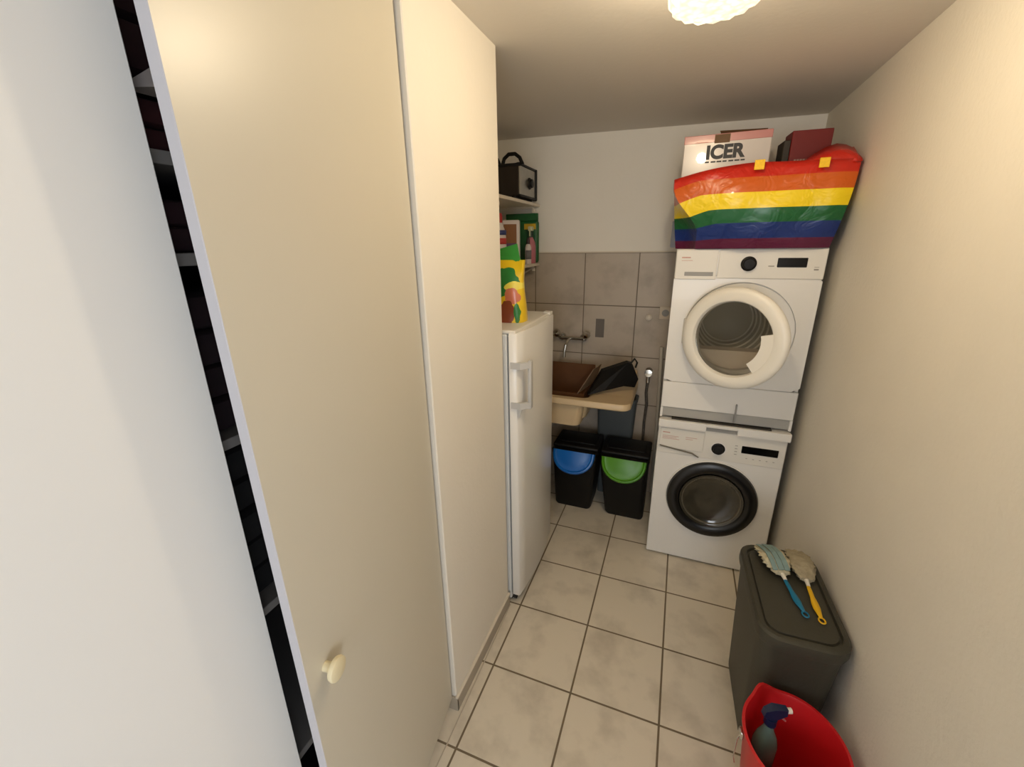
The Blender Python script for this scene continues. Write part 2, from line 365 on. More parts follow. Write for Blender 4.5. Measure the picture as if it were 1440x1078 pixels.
# front panel with a round porthole: bridge rings between rectangle and circle
n = 64
def sqr(i, x0, x1, z0, z1):
    a = 2 * PI * i / n; c, s = math.cos(a), math.sin(a)
    ccx, ccz = cxd, czd
    tx = ((x1 - ccx) if c > 0 else (x0 - ccx)) / c if abs(c) > 1e-6 else 1e9
    tz = ((z1 - ccz) if s > 0 else (z0 - ccz)) / s if abs(s) > 1e-6 else 1e9
    t = min(tx, tz); return (ccx + c * t, ccz + s * t)
def circ(r, y): return [Vector((cxd + r * math.cos(2 * PI * i / n), y, czd + r * math.sin(2 * PI * i / n))) for i in range(n)]
x0, x1, z0, z1 = -.3, .3, 1.074 - .874, 1.60 - .874
outer = [Vector((sqr(i, x0, x1, z0, z1)[0], 0, sqr(i, x0, x1, z0, z1)[1])) for i in range(n)]
outer_b = [v + Vector((0, .02, 0)) for v in outer]
loft(bm, [outer_b, outer, circ(.2365, 0), circ(.2355, .012), circ(.232, .013), circ(.231, .003), circ(.205, .005), circ(.186, .008), circ(.180, .03), circ(.180, .05)], cap0=False, cap1=False)
# rest of the casing
bx(bm, -.3, .3, 0.0, .02, 1.601 - .874, 1.72 - .874, .003, 1)
bx(bm, -.3, .3, 0.0, .02, .875 + .055 - .874, 1.072 - .874, .003, 1)
bx(bm, -.3, .3, .02, .57, 1.70 - .874, 1.72 - .874, .003, 1)
bx(bm, -.3, -.285, .02, .57, .001, 1.70 - .874); bx(bm, .285, .3, .02, .57, .001, 1.70 - .874)
bx(bm, -.285, .285, .555, .57, .001, 1.70 - .874); bx(bm, -.285, .285, .02, .57, .001, .02)
# corner fillers of the porthole panel come from the square ring itself
obj('casing', bm, white_m, dy, smooth=True)
bm = B(); bx(bm, *D(wx0 + .006, wx1 - .006, wy + .010, wy + .02, .878, .928), .002, 1)
obj('kick_panel', bm, mat('kick_grey', (172, 170, 165), .45), dy)
bm = B(); bx(bm, *D(wx0, wx0 + .012, wy, wy + .02, .876, .93)); obj('side_cheek', bm, white_m, dy)
bm = B(); bx(bm, *D(wx1 - .012, wx1, wy, wy + .02, .876, .93)); obj('side_cheek', bm, white_m, dy)
bm = B(); bx(bm, *D(.318, .326, wy - .006, wy + .010, .888, .985), .002, 1); obj('latch', bm, grey_m, dy)
bm = B(); bx(bm, *D(wx0 + .002, .150, wy - .006, wy, 1.584, 1.716), .003, 2); td = obj('water_drawer', bm, white2_m, dy)
bm = B(); bx(bm, *D(.014, .137, wy - .0075, wy - .005, 1.600, 1.618), .001, 1); obj('drawer_recess', bm, grey_m, td)
bm = B(); bx(bm, *D(-.004, .034, wy - .0068, wy - .005, 1.680, 1.685)); bx(bm, *D(-.004, .044, wy - .0068, wy - .005, 1.668, 1.670)); obj('printed_text', bm, mat('pink_print', (196, 150, 140), .6), td)
bm = B(); bx(bm, *D(.154, wx1 - .002, wy - .004, wy, 1.590, 1.716), .003, 2); obj('control_panel', bm, white2_m, dy)
bm = B(); lathe(bm, [(.032, 0), (.032, .003), (.025, .006), (.024, .024), (.021, .027), (.002, .028)], (.277 - .27, -.004, 1.655 - .874), (0, -1, 0), 30)
obj('programme_knob', bm, black_m, dy, smooth=True)
bm = B(); bx(bm, *D(.388, .500, wy - .007, wy, 1.640, 1.680), .002, 1); obj('display', bm, gloss_black_m, dy)
for q in ((.355, .378, 1.643, 1.647), (.528, .545, 1.628, 1.634), (.528, .545, 1.640, 1.642)):
    bm = B(); bx(bm, *D(q[0], q[1], wy - .0055, wy - .003, q[2], q[3])); obj('button_mark', bm, mat('grey_print', (150, 146, 138), .6), dy)
# drum with ribs
bm = B()
lathe(bm, [(.180, -.05), (.238, -.055), (.241, -.07), (.132, -.50), (.10, -.515), (.002, -.52)], (cxd, 0, czd - .01), (0, -1, 0), 56, cap=False)
drum = obj('drum', bm, mat('drum_steel', (168, 165, 154), .45), dy, smooth=True)
bm = B()
for yy in (-.30, -.35, -.40, -.45, -.495):
    lathe(bm, [(.2585 + .2535 * yy + .0022, yy + .006), (.2585 + .2535 * yy - .006, yy), (.2585 + .2535 * yy - .001, yy - .006)], (cxd, 0, czd - .01), (0, -1, 0), 56, cap=False)
obj('drum_rib', bm, mat('drum_rib_highlight', (235, 232, 222), .3, metal=.1), drum, smooth=True)  # ribs coloured paler than the drum, their highlights put into the colour
# lint filter lip at the mouth
bm = B(); ch = []
for i in range(25):
    a = math.radians(210 + 120 * i / 24); ch.append((cxd + .180 * math.cos(a), czd + .180 * math.sin(a)))
loft(bm, [[(x, .022, z) for x, z in ch], [(x, .050 + .05 * (z - czd + .18) / .09, z) for x, z in ch]])
obj('filter_lip', bm, mat('filter_beige', (238, 226, 212), .5), dy)
bm = B(); lathe(bm, [(.006, 0), (.006, .002)], (.205 + .003 + .012, .006, czd - .01), (0, -1, 0), 12); obj('latch_hole', bm, seam_m, dy)
# door, hinged on the left, swung out
hx = .045 - .27
door = None
bm = B(); Rr = .229
lathe(bm, [(.164, .004), (.164, -.010), (.180, -.014), (.205, -.010), (.224, .002), (.229, .016), (.226, .028), (.218, .036), (.204, .040), (.182, .040), (.172, .036), (.167, .026), (.164, .004)], (Rr, 0, 0), (0, -1, 0), 64, cap=False)
door = obj('door', bm, mat('door_ring_white', (236, 232, 222), .35), dy, smooth=True, loc=(hx, -.016, czd - .002), rot=(0, 0, math.radians(-27)))
# door window
gl = bpy.data.materials.new('door_window_glass'); gl.use_nodes = True; nt = gl.node_tree
for n_ in list(nt.nodes):
    if n_.type != 'OUTPUT_MATERIAL': nt.nodes.remove(n_)
out = [n_ for n_ in nt.nodes if n_.type == 'OUTPUT_MATERIAL'][0]
tr = nt.nodes.new('ShaderNodeBsdfTransparent'); tr.inputs['Color'].default_value = (.84, .82, .77, 1)
gs = nt.nodes.new('ShaderNodeBsdfGlossy'); gs.inputs['Roughness'].default_value = .06
mx = nt.nodes.new('ShaderNodeMixShader'); fr = nt.nodes.new('ShaderNodeFresnel'); fr.inputs['IOR'].default_value = 1.6
nt.links.new(fr.outputs[0], mx.inputs[0]); nt.links.new(tr.outputs[0], mx.inputs[1]); nt.links.new(gs.outputs[0], mx.inputs[2]); nt.links.new(mx.outputs[0], out.inputs['Surface'])
bm = B(); lathe(bm, [(.1645, .014), (.1645, .018), (.002, .019)], (Rr, 0, 0), (0, -1, 0), 48); obj('door_window', bm, gl, door, smooth=True)
# white grip piece inside the ring at the free side
bm = B()
ri, ro = .124, .172
pts = [(Rr + (ri if k else ri) * math.cos(math.radians(a)), ri * math.sin(math.radians(a))) for k, a in enumerate(range(-50, 22, 6))]
pto = [(Rr + ro * math.cos(math.radians(a)), ro * math.sin(math.radians(a))) for a in range(-50, 22, 6)]
loop = pts + pto[::-1]
loft(bm, [[(x, -.034, z) for x, z in loop], [(x, -.022, z) for x, z in loop]])
obj('door_grip', bm, mat('door_ring_white', (236, 232, 222), .35), door)
bm = B(); cyl(bm, (hx, -.004, czd - .06), (hx, -.004, czd + .06), .010, seg=12); obj('door_hinge', bm, white2_m, dy, smooth=True)

# ------------------------------------------------------------ rainbow shopping bag on the dryer
bag = thing('shopping_bag', 'glossy rainbow-striped carrier bag with yellow strap ends standing on top of the dryer', 'bag', (.28, 2.3, 1.7205))
bagm = bpy.data.materials.new('rainbow_plastic'); bagm.use_nodes = True; nt = bagm.node_tree; bb = nt.nodes['Principled BSDF']
uvn = nt.nodes.new('ShaderNodeUVMap'); uvn.uv_map = 'uv'; sp = nt.nodes.new('ShaderNodeSeparateXYZ'); nt.links.new(uvn.outputs[0], sp.inputs[0])
rp = nt.nodes.new('ShaderNodeValToRGB'); rp.color_ramp.interpolation = 'CONSTANT'
cols = [(0, (92, 14, 58)), (.125, (10, 44, 116)), (.31, (10, 94, 48)), (.475, (246, 214, 16)), (.66, (206, 92, 14)), (.83, (200, 36, 18))]
while len(rp.color_ramp.elements) < 6: rp.color_ramp.elements.new(.5)
for e, (p, c) in zip(rp.color_ramp.elements, cols): e.position = p
for e, (p, c) in zip(rp.color_ramp.elements, cols): e.color = rgb(*c)
nt.links.new(sp.outputs[1], rp.inputs['Fac']); nt.links.new(rp.outputs['Color'], bb.inputs['Base Color'])
bb.inputs['Roughness'].default_value = .34; bb.inputs['Coat Weight'].default_value = .2; bb.inputs['Coat Roughness'].default_value = .1
nz = nt.nodes.new('ShaderNodeTexNoise'); nz.inputs['Scale'].default_value = 12; nz.inputs['Distortion'].default_value = 1.5
tcn = nt.nodes.new('ShaderNodeTexCoord'); nt.links.new(tcn.outputs['Object'], nz.inputs['Vector'])
bpn = nt.nodes.new('ShaderNodeBump'); bpn.inputs['Strength'].default_value = .42; bpn.inputs['Distance'].default_value = .02
nt.links.new(nz.outputs['Fac'], bpn.inputs['Height']); nt.links.new(bpn.outputs['Normal'], bb.inputs['Normal'])
def bag_ring(t):
    # t 0 bottom .. 1 top
    u_ = min(1, max(0, (t - .25) / .65)); u_ = u_ * u_ * (3 - 2 * u_)
    xlf = .048 - .114 * u_; xlb = -.040 - .028 * t; xr_ = .565 + .035 * t
    yf, yb = 2.182 - .04 * math.sin(PI * min(1, t * .9)) - .02 * t, 2.56
    pts = []
    def seg(x0, y0, x1, y1, n, bow, tag_):
        for i in range(n):
            s = i / n
            nx, ny = (y1 - y0), -(x1 - x0); l = math.hypot(nx, ny)
            b = bow * math.sin(PI * s)
            pts.append((x0 + (x1 - x0) * s + nx / l * b, y0 + (y1 - y0) * s + ny / l * b, tag_, s))
    seg(xlf, yf + .015, xr_ - .02, yf, 20, .012 + .014 * math.sin(PI * t), 'f')
    seg(xr_, yf + .02, xr_, yb - .01, 6, .0, 'r')
    seg(xr_ - .01, yb, xlb + .01, yb, 14, .004, 'b')
    seg(xlb, yb - .01, xlb, 2.31, 5, .0, 'l')
    seg(xlb, 2.30, xlf - .001, yf + .022, 6, -.016 * (1 - u_), 'l')
    return pts
bm = B(); uvl = bm.loops.layers.uv.new('uv'); NT = 14
rows = []
for k in range(NT + 1):
    t = k / NT; row = []
    for (x, y, tg, s) in bag_ring(t):
        top_z = 2.045
        if tg == 'f': top_z = 2.056 - .042 * (1 - min(1, s / .45)) ** 1.6 - .012 * max(0, s - .5) * 2
        if tg == 'l': top_z = 2.022 - .008 * s
        if tg == 'r': top_z = 2.048 + .07 * math.sin(PI * min(1, s + .05)) ** 2
        if tg == 'b': top_z = 2.05 + .03 * math.sin(PI * s)
        base = 1.7215
        if tg == 'f' and k == 0: base = 1.722
        z = base + (top_z - base) * t
        if tg == 'l' or (tg == 'f' and s < .2):
            z += -.010 * math.sin(PI * t)
        x += .004 * math.sin(9 * z + 5 * x) * (1 if tg in 'lb' else .3)
        y += (.007 * math.sin(13 * x + 8 * z) + .004 * math.sin(31 * x - 20 * z)) * (1 if tg == 'f' else .3)
        dr_ = {'f': .030 * (1 - min(1, s / .17)) ** 1.2, 'l': .03, 'r': 0, 'b': 0}[tg]
        row.append((bm.verts.new((x - .28, y - 2.3, z - 1.7205)), max(0.001, min(.998, (z + dr_ * math.sin(PI * min(1, t * .62)) - 1.7215) / .335))))
    rows.append(row)
N = len(rows[0])
for a, b in zip(rows, rows[1:]):
    for i in range(N):
        j = (i + 1) % N
        f = bm.faces.new((a[i][0], a[j][0], b[j][0], b[i][0]))
        for lp_, tv in zip(f.loops, (a[i][1], a[j][1], b[j][1], b[i][1])): lp_[uvl].uv = (i / N, tv * .999)
f = bm.faces.new([v for v, t in rows[0]])
for lp_ in f.loops: lp_[uvl].uv = (0, 0.02)
bg = obj('bag_body', bm, bagm, bag, smooth=True)
sm = bg.modifiers.new('thickness', 'SOLIDIFY'); sm.thickness = .0012; sm.offset = 1
# raised red flap at the right rear of the mouth
bm = B(); uvl = bm.loops.layers.uv.new('uv')
prof = [(.385, 2.045), (.42, 2.060), (.455, 2.085), (.49, 2.106), (.525, 2.116), (.555, 2.108), (.580, 2.090), (.600, 2.055)]
r0, r1, r2 = [], [], []
for i, (x, z) in enumerate(prof):
    s = i / (len(prof) - 1)
    r0.append(bm.verts.new((x - .28, 2.150 - 2.3, 2.036 - 1.7205)))
    r1.append(bm.verts.new((x - .28, 2.158 + .01 * math.sin(PI * s) - 2.3, (2.036 + z) / 2 - 1.7205)))
    r2.append(bm.verts.new((x - .28, 2.185 + .05 * math.sin(PI * s) - 2.3, z - 1.7205)))
for a, b in ((r0, r1), (r1, r2)):
    for i in range(len(prof) - 1): bm.faces.new((a[i], a[i + 1], b[i + 1], b[i]))
for f in bm.faces:
    for l_ in f.loops: l_[uvl].uv = (0, .95)
fl = obj('mouth_flap', bm, bagm, bag, smooth=True); sm = fl.modifiers.new('thickness', 'SOLIDIFY'); sm.thickness = .0015
ym = mat('yellow_webbing', (246, 196, 30), .6, var=.08, vs=120)
for (xa, za, wv, hv) in ((.248, 2.041, .036, .036), (.468, 2.033, .034, .034)):
    bm = B(); bx(bm, xa - .28 - wv / 2, xa - .28 + wv / 2, 2.100 - 2.3, 2.106 - 2.3, za - hv / 2 - 1.7205, za + hv / 2 - 1.7205, .0012, 1)
    obj('strap_end', bm, ym, bag)

# things sticking out of the bag
nb = thing('packaging_box', 'white box with pink band and bold black lettering sticking out of the rainbow bag', 'box', (.13, 2.38, 1.80), math.radians(-1))
bm = B(); bx(bm, -.175, .175, -.08, .08, -.05, .402, .003, 1); obj('carton', bm, mat('white_card', (212, 202, 194), .25, coat=.5, var=.03, vs=8), nb)
bm = B(); bx(bm, -.1755, .1755, -.0812, .0805, .370, .403, .002, 1); obj('pink_band', bm, mat('pink_card', (196, 128, 122), .3, coat=.5), nb)
text('lettering', 'ICER', .074, mat('black_ink', (26, 22, 22), .5), nb, (-.080, -.0806, .306), (PI / 2, 0, 0), bold=.0036, sxy=(1.0, 1.0))
bm = B()
for k in range(7): bx(bm, -.080 + k * .024, -.080 + k * .024 + (.020 if k % 3 else .017), -.0810, -.0798, .289, .295)
obj('small_print', bm, mat('black_ink', (26, 22, 22), .5), nb)
bm = B(); loft(bm, [[(-.01, .070, .402), (.17, .070, .402), (.17, .074, .402), (-.01, .074, .402)], [(-.03, .03, .436), (.165, .03, .428), (.165, .034, .428), (-.03, .034, .436)]])
obj('cardboard_flap', bm, mat('brown_card', (112, 84, 56), .7, var=.1, vs=20), nb)
bm = B(); bx(bm, -.05, .012, -.0815, -.0806, .366, .4)
obj('brown_tape', bm, mat('brown_card', (112, 84, 56), .7, var=.1, vs=20), nb)
rb = thing('gift_box', 'dark red carton with black side standing upright in the right of the rainbow bag', 'box', (.445, 2.36, 1.80), math.radians(4))
bm = B(); bx(bm, -.070, .078, -.05, .06, -.05, .388, .002, 1); obj('carton', bm, mat('red_card', (112, 16, 12), .55), rb)
bm = B(); bx(bm, -.096, -.0705, -.045, .058, -.05, .355, .002, 1); obj('dark_side', bm, mat('dark_card', (46, 38, 28), .6), rb)
bm = B()
for k in range(6): bx(bm, -.05 + k * .011, -.042 + k * .011, -.0508, -.0498, .272, .279)
obj('small_print', bm, mat('grey_print2', (150, 130, 118), .6), rb)
bm = B(); bx(bm, -.062, -.012, 2.625, 2.70, 1.7205 + .001, 1.86, .006, 2)
o = obj('paper_packet', bm, mat('pale_blue_paper', (176, 180, 192), .6)); o.location = (-.012, 0, 0)
tag(o, 'small pale packet peeking out behind the lower left corner of the rainbow bag', 'packet')

# ------------------------------------------------------------ fridge
fr_ = thing('refrigerator', 'slim white upright refrigerator with bar handle beside the pier', 'refrigerator', (-.62, 1.577, 0))
def F(x0, x1, y0, y1, z0, z1): return (x0 + .62, x1 + .62, y0 - 1.577, y1 - 1.577, z0, z1)
bm = B(); bx(bm, *F(-1.17, -.645, 1.580, 2.110, .02, 1.402), .006, 2); obj('body', bm, mat('fridge_white', (214, 216, 216), .4), fr_)
bm = B(); bx(bm, *F(-.646, -.636, 1.590, 2.10, .05, 1.39)); obj('door_seal', bm, mat('seal_grey', (120, 124, 126), .7), fr_)
bm = B()
def door_ring(z, g=0):
    pts = [Vector((-.636, 1.577 + g, z)), Vector((-.606, 1.577 + g, z))]
    for k in range(9):
        s = k / 8; y = 1.583 + g + (2.114 - 2 * g - 1.583) * s
        pts.append(Vector((-.598 - g + .020 * math.sin(PI * s), y, z)))
    pts += [Vector((-.606, 2.118 - g, z)), Vector((-.636, 2.118 - g, z))]
    return [Vector((p.x + .62, p.y - 1.577, p.z)) for p in pts]
loft(bm, [door_ring(.052, .004), door_ring(.058), door_ring(1.400), door_ring(1.408, .004)])
fd = obj('door', bm, white_m, fr_, smooth=True)
bm = B(); bx(bm, *F(-1.17, -.61, 1.585, 2.11, 1.4025, 1.418), .005, 2); obj('top_panel', bm, white2_m, fr_)
bm = B(); bx(bm, *F(-.64, -.60, 2.06, 2.11, 1.408, 1.424), .004, 2); obj('hinge_cover', bm, white2_m, fr_)
bm = B(); bx(bm, *F(-1.16, -.65, 1.60, 2.09, 0.0, .03)); bx(bm, *F(-.65, -.625, 1.60, 2.09, 0.008, .048)); obj('base', bm, mat('fridge_base', (40, 40, 40), .6), fr_)
hm = mat('handle_grey', (192, 192, 192), .35)
bm = B()
bx(bm, *F(-.562, -.546, 1.600, 1.630, 1.075, 1.290), .005, 2)
for z, s in ((1.272, 1), (1.093, -1)):
    loft(bm, [[(-.628 + .62, 1.572 - 1.577, z + .014), (-.628 + .62, 1.572 - 1.577, z - .014), (-.628 + .62, 1.580 - 1.577, z - .014), (-.628 + .62, 1.580 - 1.577, z + .014)],
              [(-.585 + .62, 1.570 - 1.577, z + .014), (-.585 + .62, 1.570 - 1.577, z - .014), (-.585 + .62, 1.590 - 1.577, z - .014), (-.585 + .62, 1.590 - 1.577, z + .014)],
              [(-.550 + .62, 1.598 - 1.577, z + .012), (-.550 + .62, 1.598 - 1.577, z - .012), (-.550 + .62, 1.622 - 1.577, z - .012), (-.550 + .62, 1.622 - 1.577, z + .012)]])
loft(bm, [[(-.600 + .62, 1.574 - 1.577, 1.085), (-.578 + .62, 1.577 - 1.577, 1.085), (-.578 + .62, 1.592 - 1.577, 1.085)], [(-.596 + .62, 1.576 - 1.577, 1.04), (-.59 + .62, 1.577 - 1.577, 1.04), (-.592 + .62, 1.586 - 1.577, 1.04)]])
obj('handle', bm, hm, fd, smooth=True)
bm = B()
for k, (h1, wv) in enumerate(((.012, .010), (.009, .008), (.013, .008), (.009, .009))):
    y = 1.835 + k * .0135
    bx(bm, *F(-.5815, -.5795, y, y + wv, 1.291, 1.291 + h1))
obj('badge', bm, mat('badge_grey', (96, 88, 74), .5), fd)

# ------------------------------------------------------------ things on the fridge: yellow bag
yb = thing('snack_bag', 'yellow sack with green top and coloured patches standing on top of the refrigerator', 'bag', (-.785, 1.80, 1.4185))
bm = B(); rows = []
for k in range(13):
    t = k / 12; z = t * .27
    d = .10 * (1 - .9 * t ** 3) + .01; wv = .29 * (1 - .04 * math.sin(PI * t)); row = []
    for i in range(28):
        a = 2 * PI * i / 28; c, s = math.cos(a), math.sin(a)
        e = .45
        px = math.copysign(abs(c) ** e, c) * wv / 2; py = math.copysign(abs(s) ** (e + .1), s) * d / 2
        px += .004 * math.sin(20 * z + 3 * a); py += .004 * math.sin(26 * z + 5 * a)
        row.append(Vector((px, py, z)))
    rows.append(row)
loft(bm, rows)
bagy = bpy.data.materials.new('yellow_sack_print'); bagy.use_nodes = True; nt = bagy.node_tree; bb = nt.nodes['Principled BSDF']; bb.inputs['Roughness'].default_value = .3; bb.inputs['Coat Weight'].default_value = .3
tcn = nt.nodes.new('ShaderNodeTexCoord')
spx = nt.nodes.new('ShaderNodeSeparateXYZ'); nt.links.new(tcn.outputs['Object'], spx.inputs[0])
cur = None
def patch(cx, cz_, rx, rz_, col, prev):
    def m_(op, a, b=None):
        k = nt.nodes.new('ShaderNodeMath'); k.operation = op
        for i_, v in ((0, a), (1, b)):
            if v is None: continue
            if isinstance(v, (int, float)): k.inputs[i_].default_value = v
            else: nt.links.new(v, k.inputs[i_])
        return k.outputs[0]
    dx = m_('DIVIDE', m_('SUBTRACT', spx.outputs[0], cx), rx); dzv = m_('DIVIDE', m_('SUBTRACT', spx.outputs[2], cz_), rz_)
    nn = nt.nodes.new('ShaderNodeTexNoise'); nn.inputs['Scale'].default_value = 26; nt.links.new(tcn.outputs['Object'], nn.inputs['Vector'])
    d = m_('ADD', m_('ADD', m_('MULTIPLY', dx, dx), m_('MULTIPLY', dzv, dzv)), m_('MULTIPLY', m_('SUBTRACT', nn.outputs['Fac'], .5), 1.6))
    fac = m_('LESS_THAN', d, 1.0)
    mxn = nt.nodes.new('ShaderNodeMix'); mxn.data_type = 'RGBA'; nt.links.new(fac, mxn.inputs['Factor'])
    if prev is None: mxn.inputs[6].default_value = rgb(232, 196, 30)
    else: nt.links.new(prev, mxn.inputs[6])
    mxn.inputs[7].default_value = rgb(*col)
    return mxn.outputs[2]
for a in ((.055, .180, .072, .062, (44, 124, 56)), (.105, .160, .040, .020, (240, 222, 90)), (.100, .118, .036, .036, (206, 120, 92)), (.075, .04, .038, .055, (132, 66, 40)), (.120, .045, .014, .045, (44, 124, 56)), (-.06, .06, .05, .07, (170, 60, 40))):
    cur = patch(*a, cur)
nt.links.new(cur, bb.inputs['Base Color'])
obj('sack_body', bm, bagy, yb, smooth=True)
bm = B(); loft(bm, [[(-.14, -.009, .262), (.125, -.009, .262), (.125, .009, .262), (-.14, .009, .262)], [(-.13, -.004, .285), (.118, -.004, .285), (.118, .004, .285), (-.13, .004, .285)], [(-.10, -.002, .286), (.108, -.002, .338), (.108, .002, .338), (-.10, .002, .286)]])
obj('green_top', bm, mat('green_foil', (60, 150, 62), .35), yb)

# ------------------------------------------------------------ wall shelves (left rear corner) and their contents
for z, lab in ((2.0, 'white upper wall shelf under the steel appliance'), (1.628, 'white lower wall shelf holding the cleaning bottles')):
    s = thing('wall_shelf', lab, 'shelf', (XL, 2.5, z - .018), 0, 'wall shelves in the rear left corner')
    bm = B(); bx(bm, .001, .306, -.42, .365, 0, .018, .002, 1); obj('board', bm, mat('shelf_white', (222, 212, 196), .45), s)
    for yy in (-.3, .30):
        low = z < 1.8
        bm = B(); bx(bm, .001, .012, yy, yy + .02, -.17 if low else -.06, -.0005); bx(bm, .012, .28, yy, yy + .02, -.012, -.0005)
        if low: loft(bm, [[(.012, yy + .008, -.16), (.012, yy + .012, -.16), (.012, yy + .012, -.145), (.012, yy + .008, -.145)], [(.27, yy + .008, -.022), (.27, yy + .012, -.022), (.27, yy + .012, -.012), (.27, yy + .008, -.012)]])
        bx(bm, .27, .290, yy + .002, yy + .018, -.034, -.012, .003, 1)
        obj('bracket', bm, mat('bracket_white', (214, 206, 194), .4), s)
# steel appliance
ap = thing('deep_fryer', 'boxy steel kitchen appliance with black frame, knob and arched handles on upper shelf', 'appliance', (-1.07, 2.69, 2.0005))
bm = B(); bx(bm, -.13, .130, -.16, .145, .022, .19, .004, 1); obj('housing', bm, mat('brown_black_metal', (44, 36, 30), .4, metal=.3), ap)
bm = B(); bx(bm, .1305, .138, -.158, .143, .03, .185, .002, 1); obj('side_panel', bm, steel_m, ap)
bm = B()
bx(bm, .120, .146, .128, .152, .015, .20, .006, 2)
bx(bm, -.135, .142, -.165, -.14, .180, .198, .006, 2); bx(bm, -.135, .142, .128, .15, .182, .2, .006, 2); bx(bm, .118, .142, -.165, .15, .186, .200, .005, 2)
bx(bm, .118, .144, -.16, .15, .018, .032, .004, 1)
obj('frame', bm, black_m, ap, smooth=True)
for xx, yy in ((.10, -.14), (.10, .12), (-.10, -.14), (-.10, .12)):
    bm = B(); cyl(bm, (xx, yy, 0), (xx, yy, .03), .016, .022, 12); obj('foot', bm, black_m, ap, smooth=True)
bm = B(); lathe(bm, [(.034, 0), (.032, .006), (.026, .010), (.024, .022), (.004, .024)], (.138, .015, .105), (1, 0, 0), 24); obj('knob', bm, black_m, ap, smooth=True)
for xo in (.088, -.052):
    bm = B(); tube(bm, [(xo - .06, -.15, .19), (xo - .048, -.15, .225), (xo - .02, -.15, .246), (xo + .02, -.15, .246), (xo + .048, -.15, .225), (xo + .066, -.15, .188)], .0105, 10); obj('handle', bm, black_m, ap, smooth=True)

# bottles on the lower shelf
SZ = 1.6285
def bottle(name, label, cat, loc, prof, m, capm=None, capprof=None, sy=1.0, rz=0, lab=None):
    t = thing(name, label, cat, loc, rz)
    bm = B(); lathe(bm, prof, seg=28, sx=1, sy=sy); b_ = obj('bottle_body', bm, m, t, smooth=True)
    if capprof: bm = B(); lathe(bm, capprof, seg=20); obj('cap', bm, capm, t, smooth=True)
    return t
def wrap(t, r, z0, z1, a0, a1, m, sy=1.0, name='printed_label'):
    bm = B(); n_ = 12
    ra = [Vector((r * math.cos(math.radians(a0 + (a1 - a0) * i / n_)), sy * r * math.sin(math.radians(a0 + (a1 - a0) * i / n_)), z0)) for i in range(n_ + 1)]
    rb_ = [Vector((p.x, p.y, z1)) for p in ra]
    A = [bm.verts.new(p) for p in ra]; Bv = [bm.verts.new(p) for p in rb_]
    for i in range(n_): bm.faces.new((A[i], A[i + 1], Bv[i + 1], Bv[i]))
    o = obj(name, bm, m, t, smooth=True); s_ = o.modifiers.new('t', 'SOLIDIFY'); s_.thickness = .0006; s_.offset = 1
wb = bottle('detergent_bottle', 'white detergent bottle with red cap and blue and red label, leftmost on the lower shelf', 'bottle', (-.985, 2.335, SZ),
            [(.034, 0), (.038, .006), (.039, .12), (.037, .17), (.030, .205), (.018, .235), (.016, .245)], mat('bottle_white', (216, 208, 206), .35), mat('cap_red', (170, 34, 34), .4), [(.018, .240), (.019, .275), (.015, .290), (.002, .292)])
wrap(wb, .0400, .175, .20, -110, 10, mat('label_blue', (52, 62, 120), .5)); wrap(wb, .0402, .125, .158, -110, 10, mat('label_red', (190, 66, 62), .5))
wb2 = thing('soap_refill', 'white carton with brown and purple front panel beside the red-capped bottle', 'carton', (-.965, 2.47, SZ), math.radians(15))
bm = B(); bx(bm, -.05, .05, -.03, .03, 0, .258, .006, 2); obj('carton', bm, mat('bottle_white', (216, 208, 206), .35), wb2)
bm = B(); bx(bm, -.042, .034, -.0312, -.029, .13, .235); obj('brown_panel', bm, mat('label_brown', (138, 92, 54), .5), wb2)
bm = B(); bx(bm, -.042, .034, -.0316, -.029, .03, .130); obj('purple_panel', bm, mat('label_purple', (96, 70, 110), .5), wb2)
gb = thing('detergent_pouch', 'tall dark green pouch with yellow label at the back of the lower shelf', 'pouch', (-1.028, 2.838, SZ), math.radians(1))
bm = B(); bx(bm, -.12, .115, -.022, .022, 0, .27, .018, 3); bx(bm, -.115, .11, -.006, .006, .262, .315, .002, 1); obj('pouch', bm, mat('pouch_green', (24, 92, 48), .4, var=.15, vs=18), gb, smooth=True)
bm = B(); bx(bm, .02, .10, -.0235, -.020, .215, .250, .001, 1); obj('yellow_label', bm, mat('label_yellow', (206, 170, 40), .5), gb)
sb = bottle('small_bottle', 'small slim white bottle with dark cap in front of the green pouch', 'bottle', (-.938, 2.695, SZ),
            [(.018, 0), (.020, .004), (.020, .10), (.015, .118), (.009, .125)], mat('bottle_white', (216, 208, 206), .35), mat('cap_dark', (50, 30, 32), .4), [(.011, .122), (.011, .142), (.007, .160), (.002, .161)])
wrap(sb, .0205, .03, .085, -120, 30, mat('label_grey', (120, 116, 122), .5))
ps = bottle('spray_bottle', 'pink spray bottle with green collar and pale nozzle at the end of the lower shelf', 'bottle', (-.947, 2.780, SZ),
            [(.028, 0), (.031, .005), (.031, .10), (.026, .135), (.014, .160), (.012, .17)], mat('bottle_pink', (186, 112, 124), .3), mat('collar_green', (28, 60, 46), .4), [(.016, .165), (.016, .198), (.010, .202)])
bm = B(); bx(bm, -.012, .012, -.03, .022, .203, .232, .005, 2); cyl(bm, (0, -.028, .222), (0, -.042, .222), .006, seg=10); bx(bm, -.004, .004, -.03, -.02, .17, .21, .002, 1); obj('nozzle', bm, mat('nozzle_pale', (206, 208, 170), .4), ps)

